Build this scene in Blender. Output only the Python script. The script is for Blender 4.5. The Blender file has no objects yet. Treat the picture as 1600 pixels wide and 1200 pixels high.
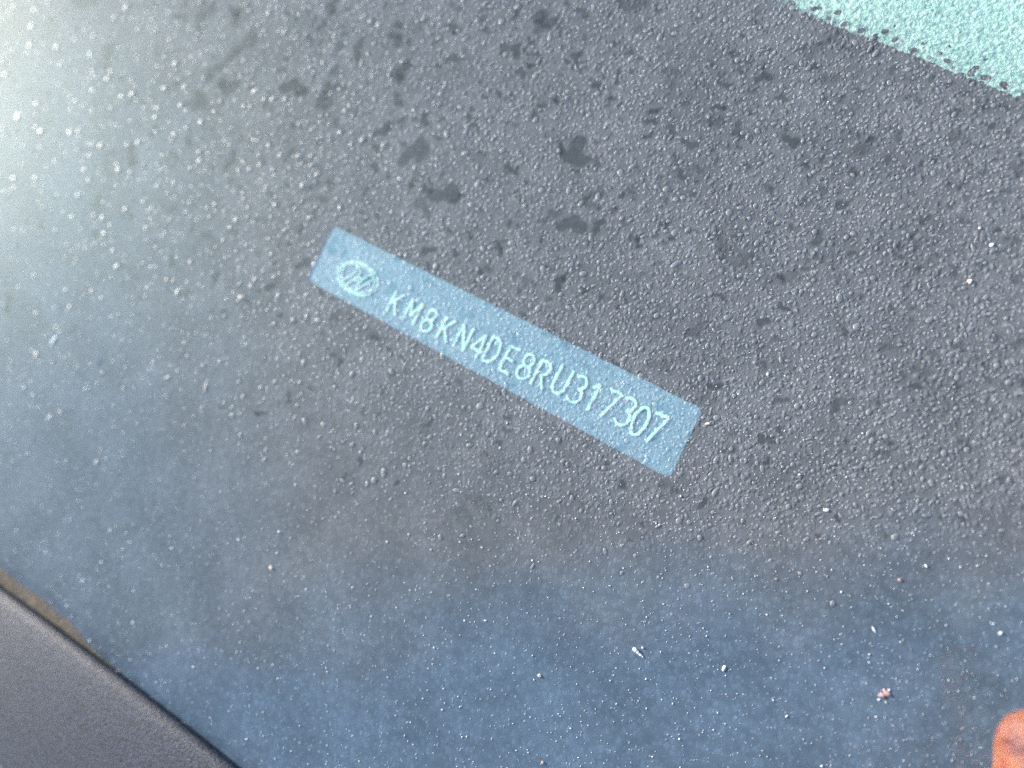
import bpy, bmesh, math, random
import numpy as np
from mathutils import Vector, Matrix, noise
from mathutils.geometry import tessellate_polygon

random.seed(7)
rng = np.random.default_rng(11)
scene = bpy.context.scene
COL = scene.collection

# ------------------------------------------------------------------ camera
# World: the glass is the plane z = 0, metres. The camera looks at it about 23 degrees off square.
N_C = Vector((-0.357, 0.148, 0.922)).normalized()        # glass normal in camera axes
X_C = (Vector((1, 0, 0)) - N_C * N_C.x).normalized()
Y_C = N_C.cross(X_C)
ROT = Matrix((X_C, Y_C, N_C))                             # camera axes -> world axes
D0 = 0.172                                                # metres to the plane along the optical axis
CAM_P = ROT @ Vector((0, 0, D0))
F_PX = 1155.0                                             # focal length for a 1600 px wide frame

cam_d = bpy.data.cameras.new("camera")
cam = bpy.data.objects.new("camera", cam_d)
COL.objects.link(cam)
cam_d.sensor_width = 36.0
cam_d.lens = 36.0 * F_PX / 1600.0
cam_d.clip_start = 0.005
cam_d.clip_end = 200.0
M4 = ROT.to_4x4()
M4.translation = CAM_P
cam.matrix_world = M4
cam_d.dof.use_dof = True
cam_d.dof.focus_distance = 0.156
cam_d.dof.aperture_fstop = 7.0
scene.camera = cam


def px(u, v, z=0.0):
    """Point of the plane at height z that the photograph shows at pixel (u, v)."""
    d = ROT @ Vector((u - 800.0, 600.0 - v, -F_PX))
    t = (z - CAM_P.z) / d.z
    return CAM_P + d * t


def pxa(u, v, z=0.0):
    """The same for arrays."""
    u = np.asarray(u, float); v = np.asarray(v, float)
    R = np.array(ROT)
    d = R @ np.stack([u - 800.0, 600.0 - v, np.full_like(u, -F_PX)])
    t = (z - CAM_P.z) / d[2]
    return np.array(CAM_P)[:, None] + d * t


def to_px(x, y, z=0.0):
    R = np.array(ROT)
    p = np.stack([x - CAM_P.x, y - CAM_P.y, np.full_like(x, z - CAM_P.z)])
    c = R.T @ p
    return 800 + F_PX * c[0] / -c[2], 600 - F_PX * c[1] / -c[2]


# ------------------------------------------------------------------ light
SUN_DIR = Vector((-0.88, 0.44, 0.0)).normalized()
SUN_EL = math.radians(19)
sun_vec = Vector((SUN_DIR.x * math.cos(SUN_EL), SUN_DIR.y * math.cos(SUN_EL), math.sin(SUN_EL)))
w = bpy.data.worlds.new("World")
scene.world = w
w.use_nodes = True
wn = w.node_tree
bg = wn.nodes["Background"]
sky = wn.nodes.new("ShaderNodeTexSky")
sky.sky_type = 'NISHITA'
sky.sun_disc = False
sky.sun_elevation = SUN_EL
sky.sun_rotation = math.atan2(SUN_DIR.x, SUN_DIR.y)
wn.links.new(sky.outputs[0], bg.inputs[0])
bg.inputs[1].default_value = 0.15
sun_d = bpy.data.lights.new("sun", 'SUN')
sun = bpy.data.objects.new("sun", sun_d)
COL.objects.link(sun)
sun_d.energy = 3.5
sun_d.angle = math.radians(0.5)
sun_d.color = (1.0, 0.965, 0.93)
sun.rotation_euler = sun_vec.to_track_quat('Z', 'Y').to_euler()
sun.location = sun_vec * 2

scene.view_settings.view_transform = 'Standard'
scene.view_settings.look = 'None'
scene.view_settings.exposure = 1.4
scene.view_settings.gamma = 1.0
scene.cycles.use_denoising = False
scene.cycles.transparent_max_bounces = 24
scene.cycles.max_bounces = 10
scene.cycles.sample_clamp_indirect = 4.0


# ------------------------------------------------------------------ helpers
def new_mat(name):
    m = bpy.data.materials.new(name)
    m.use_nodes = True
    nt = m.node_tree
    nt.nodes.clear()
    out = nt.nodes.new("ShaderNodeOutputMaterial")
    return m, nt, out


def nd(nt, typ, **kw):
    n = nt.nodes.new(typ)
    for k, v in kw.items():
        if k.startswith("i_"):
            key = k[2:]
            n.inputs[int(key) if key.isdigit() else key].default_value = v
        else:
            setattr(n, k, v)
    return n


def ramp(nt, fac, lo, hi, a=0.0, b=1.0):
    n = nd(nt, "ShaderNodeMapRange", interpolation_type='SMOOTHSTEP')
    nt.links.new(fac, n.inputs[0])
    for i, v in enumerate((lo, hi, a, b)):
        n.inputs[i + 1].default_value = v
    return n.outputs[0]


def math_n(nt, op, a, b=None):
    n = nd(nt, "ShaderNodeMath", operation=op)
    for i, v in enumerate((a, b)):
        if v is None:
            continue
        if isinstance(v, (int, float)):
            n.inputs[i].default_value = v
        else:
            nt.links.new(v, n.inputs[i])
    return n.outputs[0]


def mix_sh(nt, fac, a, b):
    n = nd(nt, "ShaderNodeMixShader")
    if isinstance(fac, (int, float)):
        n.inputs[0].default_value = fac
    else:
        nt.links.new(fac, n.inputs[0])
    nt.links.new(a, n.inputs[1])
    nt.links.new(b, n.inputs[2])
    return n.outputs[0]


def mesh_obj(name, verts, faces, mat, parent=None, smooth=False):
    me = bpy.data.meshes.new(name)
    me.from_pydata([tuple(v) for v in verts], [], [tuple(f) for f in faces])
    me.update()
    if smooth:
        me.polygons.foreach_set("use_smooth", [True] * len(me.polygons))
    if mat:
        me.materials.append(mat)
    o = bpy.data.objects.new(name, me)
    COL.objects.link(o)
    if parent:
        o.parent = parent
    return o


def bm_obj(name, bm, mat, parent=None, smooth=False):
    me = bpy.data.meshes.new(name)
    bmesh.ops.recalc_face_normals(bm, faces=bm.faces)
    bm.to_mesh(me)
    bm.free()
    if smooth:
        me.polygons.foreach_set("use_smooth", [True] * len(me.polygons))
    me.materials.append(mat)
    o = bpy.data.objects.new(name, me)
    COL.objects.link(o)
    if parent:
        o.parent = parent
    return o


def empty(name, loc=(0, 0, 0)):
    o = bpy.data.objects.new(name, None)
    o.empty_display_size = 0.01
    COL.objects.link(o)
    o.location = loc
    return o


def tag(o, label=None, cat=None, group=None, kind=None):
    for k, v in (("label", label), ("category", cat), ("group", group), ("kind", kind)):
        if v:
            o[k] = v
    return o


# ------------------------------------------------------------------ materials
def water_layers(nt, film, film_rough, sharp_rough, base, normal=None, film_col=(0.81, 0.81, 0.81, 1), gloss_share=0.14, ior=1.48):
    """A clear base shader under a mirror reflection, veiled by a film of fine droplets (film = its density)."""
    gl = nd(nt, "ShaderNodeBsdfGlossy", i_Roughness=sharp_rough)
    lw = nd(nt, "ShaderNodeLayerWeight", i_Blend=0.5)        # Schlick's curve, the same from both sides of the surface
    f0 = ((ior - 1) / (ior + 1)) ** 2
    fr = math_n(nt, 'ADD', math_n(nt, 'MULTIPLY', math_n(nt, 'POWER', lw.outputs["Facing"], 5.0), 1 - f0), f0)
    clear = mix_sh(nt, fr, base, gl.outputs[0])
    df = nd(nt, "ShaderNodeBsdfDiffuse", i_Roughness=0.4)
    rg = nd(nt, "ShaderNodeBsdfGlossy", i_Roughness=film_rough)
    for n in (df, rg):
        if isinstance(film_col, tuple):
            n.inputs["Color"].default_value = film_col
        else:
            nt.links.new(film_col, n.inputs["Color"])
    if normal is not None:
        for n in (df, rg):
            nt.links.new(normal, n.inputs["Normal"])
    veil = mix_sh(nt, gloss_share, df.outputs[0], rg.outputs[0])
    return mix_sh(nt, film, clear, veil)


def make_wet_glass():
    m, nt, out = new_mat("dewy_glass")
    geo = nd(nt, "ShaderNodeTexCoord")
    att = nd(nt, "ShaderNodeAttribute", attribute_name="dew")
    # fine droplets too small to pick apart: relief of the film
    v1 = nd(nt, "ShaderNodeTexVoronoi", i_Scale=1500.0)
    v2 = nd(nt, "ShaderNodeTexNoise", i_Scale=2600.0, i_Detail=3.0)
    v3 = nd(nt, "ShaderNodeTexNoise", i_Scale=55.0, i_Detail=5.0)
    v4 = nd(nt, "ShaderNodeTexNoise", i_Scale=420.0, i_Detail=4.0)
    for v in (v1, v2, v3, v4):
        nt.links.new(geo.outputs["Object"], v.inputs["Vector"])
    # wobble the coordinates so that the droplets are not round, then two sizes of touching droplets
    nw = nd(nt, "ShaderNodeTexNoise", i_Scale=900.0, i_Detail=2.0)
    nt.links.new(geo.outputs["Object"], nw.inputs["Vector"])
    sc_ = nd(nt, "ShaderNodeVectorMath", operation='SCALE')
    nt.links.new(nw.outputs["Color"], sc_.inputs[0])
    sc_.inputs["Scale"].default_value = 0.0011
    ad = nd(nt, "ShaderNodeVectorMath", operation='ADD')
    nt.links.new(geo.outputs["Object"], ad.inputs[0])
    nt.links.new(sc_.outputs[0], ad.inputs[1])
    big = nd(nt, "ShaderNodeTexVoronoi", i_Scale=820.0)
    nt.links.new(ad.outputs[0], big.inputs["Vector"])
    nt.links.new(ad.outputs[0], v1.inputs["Vector"])
    pick = nd(nt, "ShaderNodeSeparateColor")
    nt.links.new(big.outputs["Color"], pick.inputs[0])
    size = math_n(nt, 'ADD', math_n(nt, 'MULTIPLY', pick.outputs[0], 0.42), 0.22)
    q1 = math_n(nt, 'MINIMUM', math_n(nt, 'DIVIDE', big.outputs["Distance"], size), 1.0)
    dome = math_n(nt, 'SUBTRACT', 1.0, math_n(nt, 'MULTIPLY', q1, q1))
    dome = math_n(nt, 'MULTIPLY', dome, math_n(nt, 'MULTIPLY', size, 0.00075))
    q2 = math_n(nt, 'MINIMUM', math_n(nt, 'DIVIDE', v1.outputs["Distance"], 0.5), 1.0)
    dome2 = math_n(nt, 'MULTIPLY', math_n(nt, 'SUBTRACT', 1.0, math_n(nt, 'MULTIPLY', q2, q2)), 0.00008)
    beads = nd(nt, "ShaderNodeAttribute", attribute_name="beads")
    h = math_n(nt, 'MULTIPLY', math_n(nt, 'ADD', dome, dome2), beads.outputs["Fac"])
    h = math_n(nt, 'ADD', h, math_n(nt, 'MULTIPLY', v2.outputs[0], 0.00007))
    bump = nd(nt, "ShaderNodeBump", i_Strength=0.58, i_Distance=1.0)
    nt.links.new(h, bump.inputs["Height"])
    rim = ramp(nt, q1, 0.80, 1.0, 1.06, 0.90)
    dens = math_n(nt, 'MULTIPLY', ramp(nt, v3.outputs[0], 0.3, 0.7, 0.82, 1.1), ramp(nt, v4.outputs[0], 0.3, 0.7, 0.88, 1.12))
    dens = math_n(nt, 'MULTIPLY', dens, rim)
    film = math_n(nt, 'MULTIPLY', math_n(nt, 'MULTIPLY', att.outputs["Fac"], dens), 0.175)
    # sky reflection and left-side haze, painted into the film colour as blue
    tint_att = nd(nt, "ShaderNodeAttribute", attribute_name="sky_tint")
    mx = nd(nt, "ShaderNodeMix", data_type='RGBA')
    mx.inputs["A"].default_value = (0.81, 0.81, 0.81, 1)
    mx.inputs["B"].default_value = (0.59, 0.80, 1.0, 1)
    nt.links.new(tint_att.outputs["Fac"], mx.inputs["Factor"])
    tr = nd(nt, "ShaderNodeBsdfTransparent", i_Color=(0.90, 0.96, 0.92, 1))
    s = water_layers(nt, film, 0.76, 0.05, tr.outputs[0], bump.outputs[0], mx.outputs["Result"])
    nt.links.new(s, out.inputs[0])
    return m


def make_inner_glass():
    m, nt, out = new_mat("clear_glass")
    # same painted sky-reflection blue, not linked to the shader
    tint_att = nd(nt, "ShaderNodeAttribute", attribute_name="sky_tint")
    mx = nd(nt, "ShaderNodeMix", data_type='RGBA')
    mx.inputs["A"].default_value = (0.81, 0.81, 0.81, 1)
    mx.inputs["B"].default_value = (0.59, 0.80, 1.0, 1)
    nt.links.new(tint_att.outputs["Fac"], mx.inputs["Factor"])
    tr = nd(nt, "ShaderNodeBsdfTransparent", i_Color=(0.90, 0.97, 0.95, 1))
    nt.links.new(tr.outputs[0], out.inputs[0])
    return m


def make_drop(name, film, rough=0.08):
    m, nt, out = new_mat(name)
    tr = nd(nt, "ShaderNodeBsdfTransparent")
    rf = nd(nt, "ShaderNodeBsdfRefraction", i_IOR=1.33, i_Roughness=0.0)
    base = mix_sh(nt, 0.30, tr.outputs[0], rf.outputs[0])
    s = water_layers(nt, film, 0.40, rough, base, ior=1.33, gloss_share=0.10)
    nt.links.new(s, out.inputs[0])
    return m


def simple(name, color, rough=0.5, spec=0.5, bump=None, vary=None, sss=None):
    m, nt, out = new_mat(name)
    b = nd(nt, "ShaderNodeBsdfPrincipled", i_Roughness=rough)
    b.inputs["Base Color"].default_value = (*color, 1)
    b.inputs["Specular IOR Level"].default_value = spec
    tc = nd(nt, "ShaderNodeTexCoord")
    if vary:
        sc, c2 = vary
        n = nd(nt, "ShaderNodeTexNoise", i_Scale=sc, i_Detail=5.0)
        nt.links.new(tc.outputs["Object"], n.inputs["Vector"])
        mx = nd(nt, "ShaderNodeMix", data_type='RGBA')
        mx.inputs["A"].default_value = (*color, 1)
        mx.inputs["B"].default_value = (*c2, 1)
        nt.links.new(ramp(nt, n.outputs[0], 0.35, 0.65), mx.inputs["Factor"])
        nt.links.new(mx.outputs["Result"], b.inputs["Base Color"])
    if bump:
        sc, st = bump
        n = nd(nt, "ShaderNodeTexNoise", i_Scale=sc, i_Detail=4.0)
        nt.links.new(tc.outputs["Object"], n.inputs["Vector"])
        bp = nd(nt, "ShaderNodeBump", i_Strength=st, i_Distance=1.0)
        nt.links.new(math_n(nt, 'MULTIPLY', n.outputs[0], 1.0 / sc), bp.inputs["Height"])
        nt.links.new(bp.outputs[0], b.inputs["Normal"])
    if sss:
        b.inputs["Subsurface Weight"].default_value = 1.0
        b.inputs["Subsurface Radius"].default_value = (1.0, 0.35, 0.18)
        b.inputs["Subsurface Scale"].default_value = sss
    nt.links.new(b.outputs[0], out.inputs[0])
    return m


M_GLASS = make_wet_glass()
M_INNER = make_inner_glass()
M_DROP = make_drop("dew_drop_water", 0.20, 0.42)
M_CLEAR = make_drop("clear_water", 0.02, 0.04)
M_FRIT = simple("black_ceramic", (0.012, 0.012, 0.014), 0.6, 0.2)
M_PLATE = simple("blue_plate", (0.15, 0.28, 0.39), 0.55, 0.3, bump=(900, 0.2), vary=(400, (0.19, 0.33, 0.45)))
M_ETCH = simple("mint_lettering", (0.78, 0.98, 0.92), 0.5, 0.4)
M_DASH = simple("mint_dashboard", (0.36, 0.54, 0.45), 0.6, 0.3, bump=(900, 1.0), vary=(1100, (0.74, 0.87, 0.78)))
M_PLASTIC = simple("grained_black_plastic", (0.008, 0.010, 0.017), 0.52, 0.4, bump=(2600, 1.0), vary=(1500, (0.033, 0.043, 0.072)))
M_DIRT = simple("dried_mud", (0.17, 0.14, 0.10), 0.9, 0.1, bump=(1600, 0.6), vary=(1300, (0.08, 0.072, 0.06)))
M_DUST = simple("pale_dust", (0.80, 0.80, 0.80), 0.4, 0.6)
M_TAN = simple("tan_grit", (0.62, 0.46, 0.36), 0.6, 0.4, vary=(2500, (0.75, 0.62, 0.5)))
M_WHITE = simple("white_flake", (0.85, 0.86, 0.84), 0.5, 0.5, bump=(2500, 0.6))
M_PINK = simple("rusty_crumb", (0.40, 0.22, 0.20), 0.7, 0.3, vary=(1800, (0.55, 0.42, 0.40)))
M_SKIN = simple("skin", (0.30, 0.11, 0.05), 0.36, 0.8, bump=(900, 1.0), vary=(170, (0.13, 0.03, 0.024)), sss=0.003)
M_NAIL = simple("nail", (0.70, 0.38, 0.30), 0.25, 0.5)

# ------------------------------------------------------------------ windscreen
FRIT_Z = -0.0052
windscreen = empty("windscreen")
tag(windscreen, "dew covered windscreen with a wide black ceramic border round a small window", "windscreen")

# clear patches where drops have merged and run together: (u, v, half-length px, half-width px, angle deg)
PATCHES = [
    (650, 236, 24, 13, 55), (698, 304, 19, 15, -30), (318, 28, 13, 15, 0), (334, 112, 13, 11, 10), (356, 136, 14, 12, 25),
    (460, 136, 12, 17, 75), (383, 70, 20, 11, 30), (130, 2, 26, 8, 0), (520, 8, 12, 9, 40), (628, 112, 12, 10, 70),
    (900, 240, 20, 16, 0), (896, 350, 17, 14, 20), (935, 352, 10, 8, 0), (985, 298, 9, 10, 0), (850, 35, 20, 13, 20),
    (990, 8, 17, 16, 60), (560, 78, 8, 12, 0), (620, 60, 9, 11, 80), (310, 160, 20, 9, -35), (362, 250, 8, 10, 0),
    (1090, 515, 13, 10, 0), (1032, 570, 13, 12, 0), (1440, 583, 14, 9, -20), (1386, 543, 9, 8, 0), (1238, 432, 14, 9, -40),
    (1212, 440, 12, 10, 0), (1590, 535, 12, 9, 0), (1160, 410, 16, 9, -10), (1395, 696, 8, 7, 0), (1130, 385, 10, 12, 40),
    (475, 412, 9, 7, 0), (1270, 80, 12, 14, 0), (1185, 22, 11, 9, 0), (1300, 58, 16, 9, 15), (1500, 215, 16, 12, -30),
    (1588, 262, 12, 11, 0), (1350, 230, 14, 10, 20), (1050, 120, 14, 11, 0), (1120, 190, 12, 10, 30), (760, 520, 9, 6, 10),
    (1045, 760, 12, 8, -25), (725, 800, 12, 8, 0), (170, 80, 12, 9, 0), (205, 240, 9, 10, 0), (740, 780, 10, 7, 0),
    (540, 370, 11, 5, 60), (520, 385, 11, 9, 20), (668, 392, 9, 7, 0), (660, 320, 9, 12, 20), (915, 600, 10, 8, 20),
]


def smooth_noise(x, y, s, seed):
    return np.array([noise.noise((a * s + seed, b * s - seed, seed * 0.37)) for a, b in zip(x, y)])


# drops ---------------------------------------------------------------
def scatter(n_try, sizes, spacing, prob, cell_extra=1.0, exist=None):
    """Darts on the picture of the glass; returns u, v, r (pixels)."""
    grid = {} if exist is None else exist
    C = 14.0
    out = []
    us = rng.uniform(-60, 1660, n_try); vs = rng.uniform(-50, 1240, n_try)
    rs = sizes(n_try); pr = rng.uniform(0, 1, n_try)
    pv = prob(us, vs)
    for u, v, r, p, q in zip(us, vs, rs, pr, pv):
        if p > q:
            continue
        ci, cj = int(u // C), int(v // C)
        ok = True
        for i in (ci - 1, ci, ci + 1):
            for j in (cj - 1, cj, cj + 1):
                for (a, b, c) in grid.get((i, j), ()):
                    d = (a - u) ** 2 + (b - v) ** 2
                    if d < (spacing * (r + c)) ** 2:
                        ok = False
                        break
                if not ok:
                    break
            if not ok:
                break
        if ok:
            grid.setdefault((ci, cj), []).append((u, v, r))
            out.append((u, v, r))
    return np.array(out), grid


def sstep(x, a, b):
    t = np.clip((x - a) / (b - a), 0, 1)
    return t * t * (3 - 2 * t)


def big_prob(u, v):
    # droplets grow on the upper and right part of the glass and thin out towards the trim
    edge = 560 + 0.16 * u - 60 * np.sin(u / 260.0)
    p = 1 - sstep(v, edge - 150, edge + 260)
    p *= 1 - 0.92 * sstep(v + 0.09 * u, 860, 1040)
    p *= 0.16 + 0.84 * sstep(u + 0.25 * (600 - v), 170, 680)
    return np.clip(p, 0.0, 1)


pat = np.array([(p[0], p[1], max(p[2], p[3]) * 0.9) for p in PATCHES])
grid0 = {}
for (a, b, c) in pat:
    for k in range(6):
        t = k * math.pi / 3
        q = (a + 0.5 * c * math.cos(t), b + 0.5 * c * math.sin(t), c * 0.5)
        grid0.setdefault((int(q[0] // 14), int(q[1] // 14)), []).append(q)
d1, g = scatter(34000, lambda n: np.clip(rng.lognormal(math.log(2.4), 0.32, n), 1.6, 4.8), 1.2, lambda u, v: 0.5 * big_prob(u, v), exist=grid0)
d2, g = scatter(60000, lambda n: rng.uniform(1.0, 1.8, n), 1.35, lambda u, v: 0.05 + 0.3 * big_prob(u, v), exist=g)


def dome_mesh(name, P, rad, mat, height=0.5, segs=8, aspect=None, ang=None, jitter=0.34, z0=0.00003):
    """Low domes with uneven outlines, one mesh. P: 2 x n world xy, rad: n metres."""
    n = len(rad)
    if aspect is None:
        aspect = np.exp(rng.normal(0.38, 0.30, n))
    if ang is None:
        ang = rng.normal(math.radians(52), 0.5, n)
    t = np.arange(segs) / segs * 2 * np.pi
    jit = 1 + rng.normal(0, jitter, (n, segs))
    jit = 0.5 * jit + 0.25 * (np.roll(jit, 1, 1) + np.roll(jit, -1, 1))
    ca, sa = np.cos(ang)[:, None], np.sin(ang)[:, None]
    hs = rad * height * rng.uniform(0.8, 1.2, n)
    V = np.zeros((n, 3 * segs + 1, 3))
    for k, (rr, hh) in enumerate(((1.0, 0.0), (0.87, 0.56), (0.58, 0.93))):
        lx = rr * jit * np.cos(t)[None] * (rad * np.sqrt(aspect))[:, None]
        ly = rr * jit * np.sin(t)[None] * (rad / np.sqrt(aspect))[:, None]
        V[:, k * segs:(k + 1) * segs, 0] = P[0][:, None] + ca * lx - sa * ly
        V[:, k * segs:(k + 1) * segs, 1] = P[1][:, None] + sa * lx + ca * ly
        V[:, k * segs:(k + 1) * segs, 2] = z0 + hs[:, None] * hh
    V[:, -1, 0], V[:, -1, 1], V[:, -1, 2] = P[0], P[1], z0 + hs
    nv = 3 * segs + 1
    a = np.arange(segs); b = (a + 1) % segs
    tri = []
    for k in (0, 1):
        tri += [np.stack([a + k * segs, b + k * segs, b + (k + 1) * segs], 1), np.stack([a + k * segs, b + (k + 1) * segs, a + (k + 1) * segs], 1)]
    tri.append(np.stack([a + 2 * segs, b + 2 * segs, np.full(segs, nv - 1)], 1))
    tri = np.concatenate(tri)
    F = (tri[None] + (np.arange(n) * nv)[:, None, None]).reshape(-1, 3)
    me = bpy.data.meshes.new(name)
    me.vertices.add(n * nv)
    me.vertices.foreach_set("co", V.reshape(-1))
    me.loops.add(F.size)
    me.loops.foreach_set("vertex_index", F.reshape(-1).astype(np.int32))
    me.polygons.add(len(F))
    me.polygons.foreach_set("loop_start", np.arange(0, F.size, 3, dtype=np.int32))
    me.polygons.foreach_set("use_smooth", np.ones(len(F), bool))
    me.update(calc_edges=True)
    me.materials.append(mat)
    o = bpy.data.objects.new(name, me)
    COL.objects.link(o)
    return o


def px_size(u, v):
    """Metres covered by one pixel at (u, v) on the glass (geometric mean)."""
    a = pxa(u - 0.5, v); b = pxa(u + 0.5, v); c = pxa(u, v - 0.5); d = pxa(u, v + 0.5)
    A = np.abs((b - a)[0] * (d - c)[1] - (b - a)[1] * (d - c)[0])
    return np.sqrt(A)


S0 = float(px_size(np.array([800.0]), np.array([500.0]))[0])

# glass sheet: a fine grid on top (it carries how thick the dew film is), plain sides and underside ------
GX, GY = 1000, 720
cs = [px(u, v) for u, v in ((-60, -60), (1660, -60), (1660, 1260), (-60, 1260))]
GB = (min(c.x for c in cs) - 0.008, max(c.x for c in cs) + 0.008, min(c.y for c in cs) - 0.008, max(c.y for c in cs) + 0.008)
x0, x1, y0, y1 = GB
xs = np.linspace(x0, x1, GX); ys = np.linspace(y0, y1, GY)
X, Y = np.meshgrid(xs, ys)
U, V_ = to_px(X.ravel(), Y.ravel())
U, V_ = U.reshape(X.shape), V_.reshape(X.shape)
dew = 0.92 + 0.08 * big_prob(U, V_)
lin = lambda i, n: int(np.clip(i, 0, n - 1))


def stamp(u, v, hl, hw, ang, depth, soft, wob=0.25):
    c = px(u, v)
    s = float(px_size(np.array([float(u)]), np.array([float(v)]))[0])
    R = max(hl, hw) * s * 1.7
    i0, i1 = lin(np.searchsorted(xs, c.x - R), GX), lin(np.searchsorted(xs, c.x + R) + 1, GX)
    j0, j1 = lin(np.searchsorted(ys, c.y - R), GY), lin(np.searchsorted(ys, c.y + R) + 1, GY)
    if i1 <= i0 or j1 <= j0:
        return
    dx, dy = X[j0:j1, i0:i1] - c.x, Y[j0:j1, i0:i1] - c.y
    ca, sa = math.cos(ang), math.sin(ang)
    a, b = (dx * ca + dy * sa) / (hl * s), (-dx * sa + dy * ca) / (hw * s)
    th = np.arctan2(b, a)
    k1, k2 = random.random() * 6, random.random() * 6
    rr = np.sqrt(a * a + b * b) / (1 + wob * np.sin(2 * th + k1) + wob * 0.8 * np.sin(3 * th + k2))
    m = 1 - depth * (1 - sstep(rr, 1 - soft, 1 + soft))
    dew[j0:j1, i0:i1] *= m


for (u, v, hl, hw, an) in PATCHES:
    stamp(u, v, hl * 1.1, hw * 1.1, math.radians(an), random.uniform(0.45, 0.60) * (0.5 if u > 960 or v > 480 else 1.0), random.uniform(0.10, 0.2), 0.36)
n_ = 3000
bu, bv = rng.uniform(0, 1600, n_), rng.uniform(0, 1150, n_)
bp = big_prob(bu, bv)
for u, v, p in zip(bu, bv, bp):
    if random.random() < (0.06 if v < 650 else 0.0) + p * (1.0 if u < 1050 else 0.7) * (1.0 if v < 480 else 0.45):
        a_ = min(random.lognormvariate(math.log(4.2), 0.42), 12)
        stamp(u, v, a_, a_ * random.uniform(0.5, 1), random.random() * 3.1, random.uniform(0.3, 0.62), random.uniform(0.10, 0.28), 0.38)


def dew_at(d):
    p_ = pxa(d[:, 0], d[:, 1])
    i_ = np.clip(np.round((p_[0] - x0) / (x1 - x0) * (GX - 1)).astype(int), 0, GX - 1)
    j_ = np.clip(np.round((p_[1] - y0) / (y1 - y0) * (GY - 1)).astype(int), 0, GY - 1)
    return dew[j_, i_]


d1 = d1[dew_at(d1) > 0.72]                                # no drops stand in the cleared flecks
d2 = d2[dew_at(d2) > 0.72]
drops = np.concatenate([d1, d2])
for (u, v, r) in d1:
    if r > 2.6:
        stamp(u, v, r * 1.2, r * 1.2, 0, 0.55, 0.45, 0.08)

me = bpy.data.meshes.new("glass_sheet")
nv = GX * GY
co = np.zeros((nv, 3)); co[:, 0] = X.ravel(); co[:, 1] = Y.ravel()
idx = np.arange(nv).reshape(GY, GX)
q = np.stack([idx[:-1, :-1], idx[:-1, 1:], idx[1:, 1:], idx[1:, :-1]], -1).reshape(-1, 4)
me.from_pydata(co.tolist(), [], q.tolist())
me.update()
at = me.attributes.new("dew", 'FLOAT', 'POINT')
at.data.foreach_set("value", dew.ravel().astype(np.float32))
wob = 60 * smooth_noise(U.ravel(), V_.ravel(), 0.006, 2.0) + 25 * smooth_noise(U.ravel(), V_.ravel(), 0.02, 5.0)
sky_tint = sstep(V_.ravel() + wob + 0.09 * U.ravel(), 890, 1150)  # mask of the painted sky reflection, lower part of the glass
sky_tint = np.maximum(sky_tint, 0.55 * (1 - sstep(U.ravel() - 0.2 * (V_.ravel() - 500) + wob, 60, 520)) * sstep(V_.ravel(), -260, 300))  # the same painted blue as cool haze down the left side
at = me.attributes.new("beads", 'FLOAT', 'POINT')
bd = (0.12 + 0.88 * big_prob(U.ravel(), V_.ravel())) * sstep(dew.ravel(), 0.50, 0.80)
at.data.foreach_set("value", bd.astype(np.float32))
at = me.attributes.new("sky_tint", 'FLOAT', 'POINT')
at.data.foreach_set("value", sky_tint.astype(np.float32))
me.materials.append(M_GLASS)
gs = bpy.data.objects.new("glass_sheet", me)
COL.objects.link(gs)
gs.parent = windscreen
# underside and edges of the pane
zb = -0.005
vb = [(x0, y0, zb), (x1, y0, zb), (x1, y1, zb), (x0, y1, zb), (x0, y0, 0), (x1, y0, 0), (x1, y1, 0), (x0, y1, 0)]
mesh_obj("glass_underside", vb, [(3, 2, 1, 0), (0, 1, 5, 4), (1, 2, 6, 5), (2, 3, 7, 6), (3, 0, 4, 7)], M_INNER, windscreen)


# black border with its window ----------------------------------------
def rough_line(pts, step, amp, seed, closed=False):
    out = []
    P = list(pts) + ([pts[0]] if closed else [])
    k = 0
    for a, b in zip(P[:-1], P[1:]):
        a, b = Vector(a), Vector(b)
        L = (b - a).length
        n = max(1, int(L / step))
        nn = Vector((-(b - a).y, (b - a).x, 0)).normalized()
        for i in range(n):
            p = a.lerp(b, i / n)
            j = noise.noise((p.x * 900 + seed, p.y * 900, seed)) + 0.6 * noise.noise((p.x * 2600, p.y * 2600 + seed, seed))
            out.append(p + nn * amp * j * (0 if i == 0 else 1))
            k += 1
    if not closed:
        out.append(Vector(P[-1]))
    return out


def rounded(corners, r, n=5):
    out = []
    m = len(corners)
    for i in range(m):
        p, c, q_ = Vector(corners[i - 1]), Vector(corners[i]), Vector(corners[(i + 1) % m])
        a = c + (p - c).normalized() * r
        b = c + (q_ - c).normalized() * r
        for k in range(n + 1):
            t = k / n
            out.append(a * (1 - t) ** 2 + c * 2 * t * (1 - t) + b * t * t)
    return out


ed = [(900, -160), (1080, -68), (1213, 0), (1310, 42), (1420, 84), (1520, 123), (1600, 158), (1700, 205), (1900, 300)]
edge_pts = [px(u, v, FRIT_Z) for u, v in ed]
edge_line = rough_line(edge_pts, 0.0005, 0.0009, 3.0)
outer = [Vector((x0, y0, FRIT_Z)), Vector((x1, y0, FRIT_Z)), Vector((x1, edge_pts[-1].y, FRIT_Z))]
outer[2].y = max(min(outer[2].y, y1), y0)
poly = outer + [p for p in reversed(edge_line) if p.x < x1 - 0.001 and p.y < y1 - 0.001]
top = poly[-1]
poly += [Vector((top.x - 0.004, y1, FRIT_Z)), Vector((x0, y1, FRIT_Z))]
win = rounded([px(u, v, FRIT_Z) for u, v in ((519, 351), (1098, 639), (1046, 748), (478, 437))], 0.0016)
win = rough_line(win, 0.0009, 0.00016, 8.0, closed=True)
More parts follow.
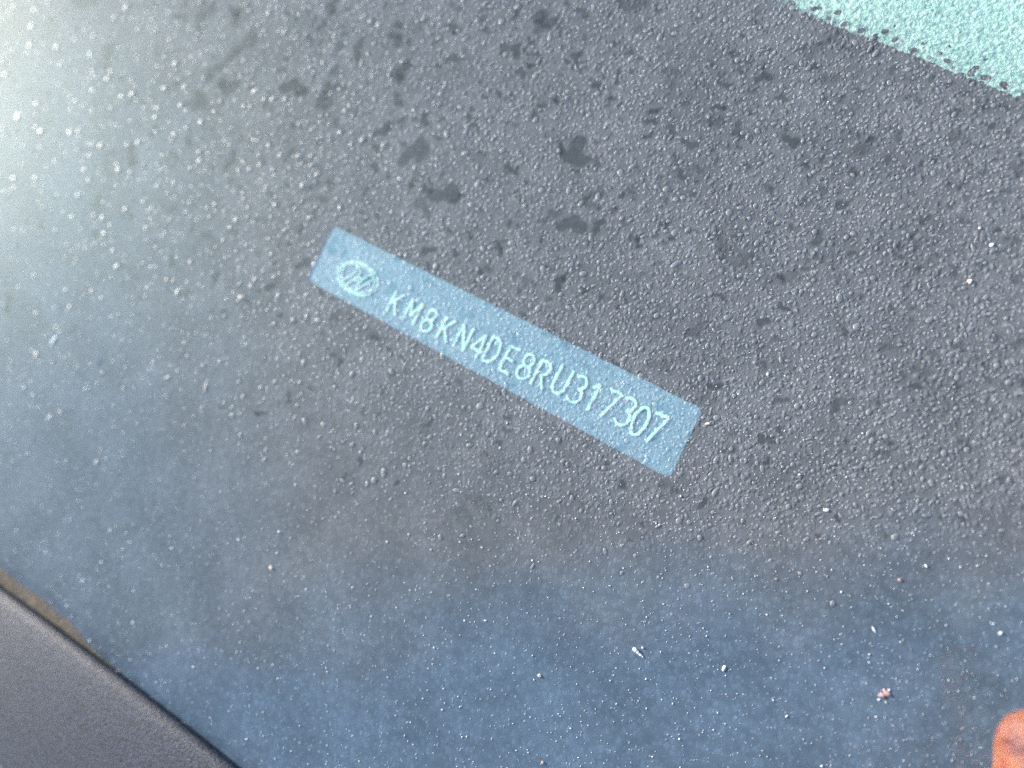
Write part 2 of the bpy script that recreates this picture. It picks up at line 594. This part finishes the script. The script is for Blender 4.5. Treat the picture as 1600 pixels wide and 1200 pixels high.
loops = [[Vector((p.x, p.y, 0)) for p in poly], [Vector((p.x, p.y, 0)) for p in win]]
tris = tessellate_polygon(loops)
allv = [(p.x, p.y, FRIT_Z) for l in loops for p in l]
mesh_obj("ceramic_border", allv, tris, M_FRIT, windscreen)
# printed dots along the edge of the border
dots = []
for k in range(40):
    t = k / 39
    for row, (off, rad) in enumerate(((9, 5.0), (20, 3.6), (34, 2.4))):
        s = (k + 0.33 * row) / 39 * (len(edge_line) - 1)
        i = min(int(s), len(edge_line) - 2)
        u, v = to_px(np.array([edge_line[i].x]), np.array([edge_line[i].y]), FRIT_Z)
        u, v = float(u[0]) + 0.4 * off + random.uniform(-6, 6), float(v[0]) - 0.92 * off + random.uniform(-5, 5)
        if -30 < v and u < 1630 and random.random() < (0.8, 0.55, 0.4)[row]:
            dots.append((u, v, rad * random.uniform(0.7, 1.25)))
for (u, v, r) in dots:
    c = px(u, v, FRIT_Z)
    rm = r * S0
    pts = []
    a0 = random.random() * 6
    for k in range(12):
        t = 2 * math.pi * k / 12
        rr = rm * (1 + 0.22 * math.sin(2 * t + a0) + random.uniform(-0.1, 0.1))
        pts.append((c.x + rr * math.cos(t), c.y + rr * math.sin(t), FRIT_Z))
    mesh_obj("border_dot", pts, [tuple(range(12))], M_FRIT, windscreen)

# ------------------------------------------------------------------ identification plate behind the window
PZ = -0.0055
plate = empty("identification_plate", px(790, 550, PZ))
tag(plate, "pale blue identification plate with mint lettering showing through the border's window", "plate")
pc = [px(u, v, PZ) for u, v in ((488, 335), (1128, 640), (1060, 775), (445, 440))]
bm = bmesh.new()
top_v = [bm.verts.new(p - plate.location) for p in pc]
bot_v = [bm.verts.new(p - plate.location + Vector((0, 0, -0.0008))) for p in pc]
bm.faces.new(top_v)
bm.faces.new(list(reversed(bot_v)))
for i in range(4):
    bm.faces.new((top_v[i], bot_v[i], bot_v[(i + 1) % 4], top_v[(i + 1) % 4]))
bm_obj("backing", bm, M_PLATE, plate)

arc = lambda cx, cy, rx, ry, a, b, n=12: [(cx + rx * math.cos(math.radians(a + (b - a) * i / n)), cy + ry * math.sin(math.radians(a + (b - a) * i / n))) for i in range(n + 1)]
GLYPH = {   # strokes in a box 0.62 wide and 1 high
    'K': [[(0.05, 0), (0.05, 1)], [(0.58, 1), (0.07, 0.42)], [(0.2, 0.56), (0.6, 0)]],
    'M': [[(0.03, 0), (0.03, 1)], [(0.03, 1), (0.33, 0.3)], [(0.33, 0.3), (0.63, 1)], [(0.63, 1), (0.63, 0)]],
    'N': [[(0.05, 0), (0.05, 1)], [(0.05, 1), (0.57, 0)], [(0.57, 0), (0.57, 1)]],
    'D': [[(0.05, 0), (0.05, 1)], [(0.05, 1), (0.25, 1)] + arc(0.25, 0.5, 0.34, 0.5, 90, -90) + [(0.05, 0)]],
    'E': [[(0.06, 0), (0.06, 1)], [(0.06, 1), (0.55, 1)], [(0.06, 0.52), (0.48, 0.52)], [(0.06, 0), (0.56, 0)]],
    'R': [[(0.06, 0), (0.06, 1)], [(0.06, 1), (0.3, 1)] + arc(0.3, 0.75, 0.26, 0.25, 90, -90) + [(0.06, 0.5)], [(0.3, 0.5), (0.6, 0)]],
    'U': [[(0.05, 1), (0.05, 0.27)] + arc(0.31, 0.27, 0.26, 0.27, 180, 360) + [(0.57, 1)]],
    '8': [arc(0.31, 0.76, 0.22, 0.24, -90, 270, 16), arc(0.31, 0.27, 0.27, 0.27, 90, 450, 16)],
    '4': [[(0.45, 0), (0.45, 1)], [(0.45, 1), (0.03, 0.3)], [(0.03, 0.3), (0.62, 0.3)]],
    '3': [arc(0.29, 0.76, 0.24, 0.24, 150, -90, 12) , arc(0.29, 0.27, 0.28, 0.27, 90, -155, 14)],
    '1': [[(0.34, 0), (0.34, 1)], [(0.34, 1), (0.14, 0.78)]],
    '7': [[(0.05, 1), (0.57, 1)], [(0.57, 1), (0.22, 0)]],
    '0': [arc(0.31, 0.5, 0.25, 0.5, 0, 360, 20)],
}


def ribbon(bm, pts, width, z, seed, jit=0.16, gaps=0.0):
    """One raised stroke: a flat strip with bevel-like sides and an uneven edge."""
    P = []
    for a, b in zip(pts[:-1], pts[1:]):
        a, b = Vector(a), Vector(b)
        n = max(1, int((b - a).length / (width * 0.9)))
        P += [a.lerp(b, i / n) for i in range(n)]
    P.append(Vector(pts[-1]))
    rows = []
    for i, p in enumerate(P):
        d = (P[min(i + 1, len(P) - 1)] - P[max(i - 1, 0)]).normalized()
        nn = Vector((-d.y, d.x, 0))
        wl = width * 0.5 * (1 + jit * 2 * noise.noise((p.x * 1700, p.y * 1700, seed)))
        wr = width * 0.5 * (1 + jit * 2 * noise.noise((p.x * 1700, p.y * 1700, seed + 9)))
        rows.append([bm.verts.new(p + nn * wl * 1.25), bm.verts.new(p + nn * wl + Vector((0, 0, z))),
                     bm.verts.new(p - nn * wr + Vector((0, 0, z))), bm.verts.new(p - nn * wr * 1.25)])
    for r, s in zip(rows[:-1], rows[1:]):
        if random.random() < gaps:                         # worn away here
            continue
        for k in range(3):
            bm.faces.new((r[k], r[k + 1], s[k + 1], s[k]))


VIN = "KM8KN4DE8RU317307"
CENT = [(618, 474), (645, 488), (671, 504), (699, 519), (727, 531), (750, 543), (770, 548), (797, 566), (822, 575),
        (846, 587), (882, 594), (907, 610), (930, 622), (955, 633), (981, 643), (1001, 660), (1024, 672)]
for i, (ch, (u, v)) in enumerate(zip(VIN, CENT)):
    # evenly pitched along the row, as stamped
    t = i / 16
    u2, v2 = 618 + (1024 - 618) * t, 473 + (667 - 473) * t
    u, v = 0.6 * u + 0.4 * u2, 0.6 * v + 0.4 * v2
    c = px(u, v, PZ + 0.00012)
    base = (px(u + 10, v + 4.75, PZ) - px(u - 10, v - 4.75, PZ)).normalized()
    up = Vector((-base.y, base.x, 0))
    hgt = 41 * S0 * (0.93 + 0.12 * t)
    bm = bmesh.new()
    for k, st in enumerate(GLYPH[ch]):
        pts = [base * ((x - 0.31) * hgt * 0.92 + 0.03 * hgt * (y - 0.5)) + up * ((y - 0.5) * hgt) for x, y in st]
        ribbon(bm, pts, 3.8 * S0, 0.00012 + 0.00003 * k, i * 3.1 + k, 0.42, 0.0)
    o = bm_obj("character", bm, M_ETCH, plate)
    o.location = c - plate.location

# the oval emblem in front of the number
ec = px(559, 435, PZ + 0.00012)
base = (px(590, 450, PZ) - px(530, 420, PZ)).normalized()
up = Vector((-base.y, base.x, 0))
bm = bmesh.new()
A, B = 43 * S0, 26 * S0
loc = lambda x, y: base * (x * A) + up * (y * B)
for k, (sx, wd) in enumerate(((1.0, 3.0), (0.84, 2.0))):
    ribbon(bm, [loc(x * sx, y * sx) for x, y in arc(0, 0, 1, 1, 0, 360, 36)], wd * S0, 0.00010 + 0.00003 * k, 50 + k, 0.3, 0.03)
# the slanted letter of the emblem: two curved uprights joined by a bar
for k, st in enumerate((
        [(-0.62, -0.52), (-0.40, -0.18), (-0.22, 0.30), (-0.20, 0.74)],
        [(-0.36, -0.72), (-0.16, -0.30), (0.0, 0.12), (0.0, 0.42), (-0.20, 0.74)],
        [(0.16, -0.78), (0.14, -0.36), (0.26, 0.10), (0.44, 0.52), (0.62, 0.60)],
        [(0.16, -0.78), (0.36, -0.36), (0.52, 0.02), (0.70, 0.40), (0.62, 0.60)],
        [(-0.14, -0.06), (0.06, 0.08), (0.28, 0.10)],
        [(-0.22, -0.30), (0.0, -0.16), (0.18, -0.14)])):
    ribbon(bm, [loc(*p) for p in st], 2.2 * S0, 0.00013 + 0.00002 * k, 60 + k, 0.3, 0.03)
o = bm_obj("emblem", bm, M_ETCH, plate)
o.location = ec - plate.location

# ------------------------------------------------------------------ dashboard seen through the clear glass
dash_z = -0.0095
bm = bmesh.new()
NX, NY = 60, 40
dx0, dx1, dy0, dy1 = 0.015, 0.24, 0.02, 0.20
vv = [[bm.verts.new((dx0 + (dx1 - dx0) * i / NX, dy0 + (dy1 - dy0) * j / NY,
                     dash_z - 0.0010 * math.sin(i * 0.3) - 0.0008 * noise.noise((i * 0.3, j * 0.3, 2)))) for i in range(NX + 1)] for j in range(NY + 1)]
for j in range(NY):
    for i in range(NX):
        bm.faces.new((vv[j][i], vv[j][i + 1], vv[j + 1][i + 1], vv[j + 1][i]))
dash = bm_obj("dashboard", bm, M_DASH, smooth=True)
tag(dash, "sunlit mint coloured dashboard seen through the clear glass beyond the black border", "dashboard")

# ------------------------------------------------------------------ dew
P = pxa(drops[:, 0], drops[:, 1])
rad = drops[:, 2] * px_size(drops[:, 0], drops[:, 1])
dw = dome_mesh("dew", P, rad, M_DROP, height=0.31)
tag(dw, "fine dew drops beaded over the windscreen", "dew", kind="stuff")

# ------------------------------------------------------------------ cowl trim, lower left
edge = [(-330, 684), (-160, 810), (0, 930), (60, 974), (120, 1020), (180, 1066), (240, 1113), (300, 1161), (350, 1202), (450, 1296), (560, 1400)]
TRIM_H = 0.0036
line = [px(u, v, TRIM_H) for u, v in edge]
fine = []
for a, b in zip(line[:-1], line[1:]):
    fine += [a.lerp(b, k / 8) for k in range(8)]
fine.append(line[-1])
prof = [(-0.0004, -TRIM_H + 0.0003), (0.0006, -0.0026), (0.0003, -0.0012), (-0.0006, -0.0003), (-0.0018, 0.0), (-0.006, 0.0003), (-0.016, 0.0000), (-0.035, -0.002), (-0.065, -0.008), (-0.10, -0.02)]
rows = []
verts, faces = [], []
for i, p in enumerate(fine):
    d = (fine[min(i + 3, len(fine) - 1)] - fine[max(i - 3, 0)]).normalized()
    nn = Vector((-d.y, d.x, 0))
    if nn.x < 0:
        nn = -nn
    for (o_, h_) in prof:
        verts.append(p + nn * o_ + Vector((0, 0, h_)))
m_ = len(prof)
for i in range(len(fine) - 1):
    for k in range(m_ - 1):
        faces.append((i * m_ + k, i * m_ + k + 1, (i + 1) * m_ + k + 1, (i + 1) * m_ + k))
trim = mesh_obj("cowl_trim", verts, faces, M_PLASTIC, smooth=True)
tag(trim, "grained dark grey plastic trim with a worn rounded edge along the glass", "trim")

# dried mud packed along the trim
verts, faces = [], []
up_e = [(-200, 742), (-60, 845), (0, 888), (30, 912), (60, 933), (90, 960), (120, 988), (150, 1018), (180, 1047), (210, 1077), (240, 1104), (300, 1152), (370, 1210)]
lo_e = [(-200, 790), (-60, 895), (0, 945), (30, 965), (60, 984), (90, 1008), (120, 1030), (150, 1052), (180, 1073), (210, 1096), (240, 1119), (300, 1166), (370, 1224)]
nseg = 10
R_ = []
for k in range(len(up_e) - 1):
    for s in range(nseg):
        t = s / nseg
        uu = [up_e[k][c] * (1 - t) + up_e[k + 1][c] * t for c in (0, 1)]
        ll = [lo_e[k][c] * (1 - t) + lo_e[k + 1][c] * t + (8 if c else 0) for c in (0, 1)]
        j = noise.noise((uu[0] * 0.02, uu[1] * 0.02, 4)) * 5 + noise.noise((uu[0] * 0.3, uu[1] * 0.3, 1)) * 1.2
        R_.append(((uu[0] + j, uu[1] - j), ll))
for (a, b) in R_:
    for k in range(6):
        t = k / 5
        z = 0.00004 + 0.0006 * math.sin(math.pi * min(t * 0.9, 0.62)) * (0.9 + 0.08 * noise.noise((a[0] * 0.05, a[1] * 0.05, k * 0.6)))
        if k == 0:
            z = 0.00002
        verts.append(px(a[0] * (1 - t) + b[0] * t, a[1] * (1 - t) + b[1] * t, z))
for i in range(len(R_) - 1):
    for k in range(5):
        faces.append((i * 6 + k, (i + 1) * 6 + k, (i + 1) * 6 + k + 1, i * 6 + k + 1))
mud = mesh_obj("dirt_strip", verts, faces, M_DIRT, smooth=True)
tag(mud, "tapering strip of dried brown dirt on the glass along the plastic trim", "dirt")


# ------------------------------------------------------------------ debris
def grit(name, u, v, L, W, ang, mat, label, cat, seed, group=None):
    """An uneven little fleck lying on the glass: L, W in pixels, ang in degrees in the picture."""
    s = float(px_size(np.array([float(u)]), np.array([float(v)]))[0])
    bm = bmesh.new()
    bmesh.ops.create_icosphere(bm, subdivisions=2, radius=1.0)
    for vtx in bm.verts:
        k = 1 + 0.45 * noise.noise((vtx.co.x * 1.6 + seed, vtx.co.y * 1.6, vtx.co.z * 1.6 + seed))
        vtx.co = Vector((vtx.co.x * k * L * s / 2, vtx.co.y * k * W * s / 2, (vtx.co.z * k * 0.55 + 0.42) * W * s / 2))
    o = bm_obj(name, bm, mat, smooth=False)
    o.rotation_euler.z = math.radians(-ang)
    c = px(u, v)
    o.location = (c.x, c.y, 0.00004)
    tag(o, label, cat, group)
    return o


def flake(u, v, label):
    """The long white flake in two lumps."""
    s = S0
    bm = bmesh.new()
    for (a, b, r1, r2) in ((-3.5, 3.0, 3.6, 2.6), (-0.5, 0.4, 3.0, 2.0), (2.8, -2.6, 2.6, 1.5), (5.4, -4.6, 2.2, 0.9), (6.2, 6.2, 1.4, 1.2)):
        mt = Matrix.Translation(Vector((a * s, b * s, 0.7 * r2 * s))) @ Matrix.Rotation(-0.75, 4, 'Z') @ Matrix.Diagonal((r1 * s, r2 * s, 0.7 * r2 * s, 1))
        bmesh.ops.create_icosphere(bm, subdivisions=2, radius=1.0, matrix=mt)
    for vtx in bm.verts:
        vtx.co += Vector((noise.noise(vtx.co * 3000), noise.noise(vtx.co * 3000 + Vector((5, 5, 5))), 0)) * 0.8 * s
    o = bm_obj("white_flake", bm, M_WHITE)
    c = px(u, v)
    o.location = (c.x, c.y, 0.00004)
    tag(o, label, "flake")


flake(997, 1019, "largest white flake, long and ragged, on the blue lower part of the glass")
grit("pale_seed", 1131, 1044, 10, 4.5, -62, M_WHITE, "pale slender seed lying upright to the right of the ragged white flake", "seed", 1)
grit("tan_grain", 843, 1055, 6, 5, 20, M_TAN, "small round tan grain to the left of the ragged white flake", "grain", 2)
grit("white_crumb", 1291, 797, 9, 5, -10, M_WHITE, "bright white oval crumb on the right, below the blue plate's right end", "crumb", 3)
rc = empty("rusty_crumb", px(1382, 1084))
for k, (a, b, r, mt) in enumerate(((-5, 2, 5.5, M_PINK), (4, -1, 5.5, M_PINK), (0, -5, 4, M_PINK), (7, -6, 2.2, M_DUST), (-9, 9, 2.2, M_DUST), (2, 13, 2.2, M_TAN))):
    o = grit("grain", 1382 + a, 1084 + b, r * 2, r * 1.3, 40 * k, mt, None, None, 20 + k)
    o.parent = rc
    o.location = o.location - rc.location
tag(rc, "crumbly rust coloured cluster of grains above and left of the fingertip", "crumb")
grit("tan_grain", 1515, 440, 8, 7, 15, M_TAN, "orange tinted grain on the grey upper right of the glass, beside a clear drop", "grain", 4)
grit("white_crumb", 1549, 383, 7, 5, -20, M_WHITE, "white crumb near the right edge, just above the orange tinted grain", "crumb", 5)
grit("tan_grain", 1106, 662, 9, 4, -8, M_TAN, "tan sliver of grit just off the lower right corner of the blue plate", "grain", 6)
grit("tan_grain", 842, 583, 5, 7, 70, M_PINK, "tiny pinkish grain lying over the letter R of the plate", "grain", 7)
grit("pale_splinter", 1365, 983, 11, 3, 65, M_DUST, "thin pale splinter on the blue glass above the rust coloured cluster", "splinter", 8)
grit("white_crumb", 1563, 989, 7, 4, -35, M_WHITE, "small white crumb near the right edge above the fingertip", "crumb", 9)
grit("pale_splinter", 84, 533, 15, 4, -50, M_DUST, "blurred pale splinter near the left edge of the glass", "splinter", 10)
grit("tan_grain", 377, 465, 8, 5, 35, M_TAN, "bright tan speck on the glass left of the blue plate", "grain", 11)
grit("tan_grain", 1405, 906, 6, 5, 35, M_PINK, "reddish grain on the right where the grey glass turns blue", "grain", 12)
grit("tan_grain", 424, 887, 6, 5, 35, M_TAN, "pale tan speck low on the left half of the glass", "grain", 13)
grit("tan_grain", 848, 1191, 5, 5, 35, M_PINK, "tiny pink grain at the bottom middle of the glass", "grain", 14)

# dust: far too many to count
n = 9500
uu = rng.uniform(-20, 1620, n); vv_ = rng.uniform(0, 1210, n)
keep = rng.uniform(0, 1, n) < (0.10 + 0.9 * sstep(vv_ - 0.05 * uu, 380, 820))
uu, vv_ = uu[keep], vv_[keep]
Pd = pxa(uu, vv_)
rd = np.clip(rng.lognormal(math.log(0.50), 0.42, len(uu)), 0.3, 2.4) * px_size(uu, vv_)
du = dome_mesh("dust", Pd, rd, M_DUST, height=0.9, segs=6, aspect=np.exp(rng.normal(0.1, 0.4, len(uu))), ang=rng.uniform(0, 6.28, len(uu)), jitter=0.25, z0=0.00006)
tag(du, "pale dust specks sprinkled over the glass", "dust", kind="stuff")

# ------------------------------------------------------------------ added hand in place of a finger's mirror reflection, lower right corner
def skin_chain(name, pts, rad, edges, mat, parent=None, sub=2):
    me = bpy.data.meshes.new(name)
    me.from_pydata([tuple(p) for p in pts], edges, [])
    o = bpy.data.objects.new(name, me)
    COL.objects.link(o)
    md = o.modifiers.new("skin", 'SKIN')
    for i, r in enumerate(rad):
        me.skin_vertices[0].data[i].radius = (r, r)
    me.skin_vertices[0].data[0].use_root = True
    sb = o.modifiers.new("sub", 'SUBSURF')
    sb.levels = sb.render_levels = sub
    dg = bpy.context.evaluated_depsgraph_get()
    m2 = bpy.data.meshes.new_from_object(o.evaluated_get(dg))
    bpy.data.objects.remove(o)
    m2.name = name
    m2.polygons.foreach_set("use_smooth", [True] * len(m2.polygons))
    m2.materials.clear()
    m2.materials.append(mat)
    o = bpy.data.objects.new(name, m2)
    COL.objects.link(o)
    if parent:
        o.parent = parent
    return o


kn = px(1636, 1136, 0.028)                                # the raised middle knuckle of the index finger
fd = px(1690, 1500, 0.028) - kn
fd = fd.normalized()
side = Vector((-fd.y, fd.x, 0))
if side.x < 0:
    side = -side
hp = lambda a, s, z: Vector((kn.x, kn.y, 0)) + fd * a + side * s + Vector((0, 0, z))
pts, rad, edg = [], [], []


def add(p, r, prev=None):
    pts.append(p); rad.append(r)
    if prev is not None:
        edg.append((prev, len(pts) - 1))
    return len(pts) - 1


# wrist first (the skin's root), then palm, forearm, four curled fingers and the thumb
wr = add(hp(0.135, 0.030, 0.030), 0.024)
pm = add(hp(0.090, 0.030, 0.026), 0.021, wr)
fa = add(hp(0.205, 0.045, 0.040), 0.028, wr)
fa2 = add(hp(0.30, 0.065, 0.055), 0.033, fa)
for (s0, ln, h) in ((0.000, 1.0, 0.028), (0.021, 1.08, 0.031), (0.041, 1.0, 0.029), (0.058, 0.85, 0.025)):
    o_ = 0.004 * (0.0 if s0 == 0 else 1.0)
    m0 = add(hp(0.046, s0 * 0.92 + 0.004, 0.0125), 0.0105, pm)
    m1 = add(hp(0.018 + (1 - ln) * 0.03, s0 + 0.001, h - 0.0085), 0.0072, m0)
    m2 = add(hp(0.000 + (1 - ln) * 0.05, s0, h), 0.0062, m1)
    m3 = add(hp(0.010 + (1 - ln) * 0.05, s0 + 0.001, h * 0.5), 0.0066, m2)
    m4 = add(hp(0.027 + (1 - ln) * 0.05, s0 + 0.001, 0.0075), 0.0060, m3)
t1 = add(hp(0.085, 0.004, 0.020), 0.0120, pm)
t2 = add(hp(0.062, -0.010, 0.014), 0.0092, t1)
t3 = add(hp(0.040, -0.008, 0.010), 0.0074, t2)
added_hand = skin_chain("added_hand", pts, rad, edg, M_SKIN)
tag(added_hand, "added bare curled hand standing in for a finger reflection at the glass's lower right corner with one sunlit finger showing", "added_hand")
# thumb nail
bm = bmesh.new()
tv = (pts[t3] - pts[t2]).normalized()
tw = tv.cross(Vector((0, 0, 1))).normalized()
tu = tw.cross(tv).normalized()
vs = []
for i in range(6):
    for j in range(7):
        t, s = i / 5, (j / 6 - 0.5) * 2
        wv = 0.0048 * (1 - 0.25 * t * t)
        vs.append(bm.verts.new(pts[t3] + tv * (-0.003 + 0.009 * t) + tw * wv * s + tu * (0.0068 - 0.0022 * s * s - 0.002 * t * t)))
for i in range(5):
    for j in range(6):
        bm.faces.new((vs[i * 7 + j], vs[i * 7 + j + 1], vs[(i + 1) * 7 + j + 1], vs[(i + 1) * 7 + j]))
bm_obj("added_fingernail", bm, M_NAIL, added_hand, smooth=True)
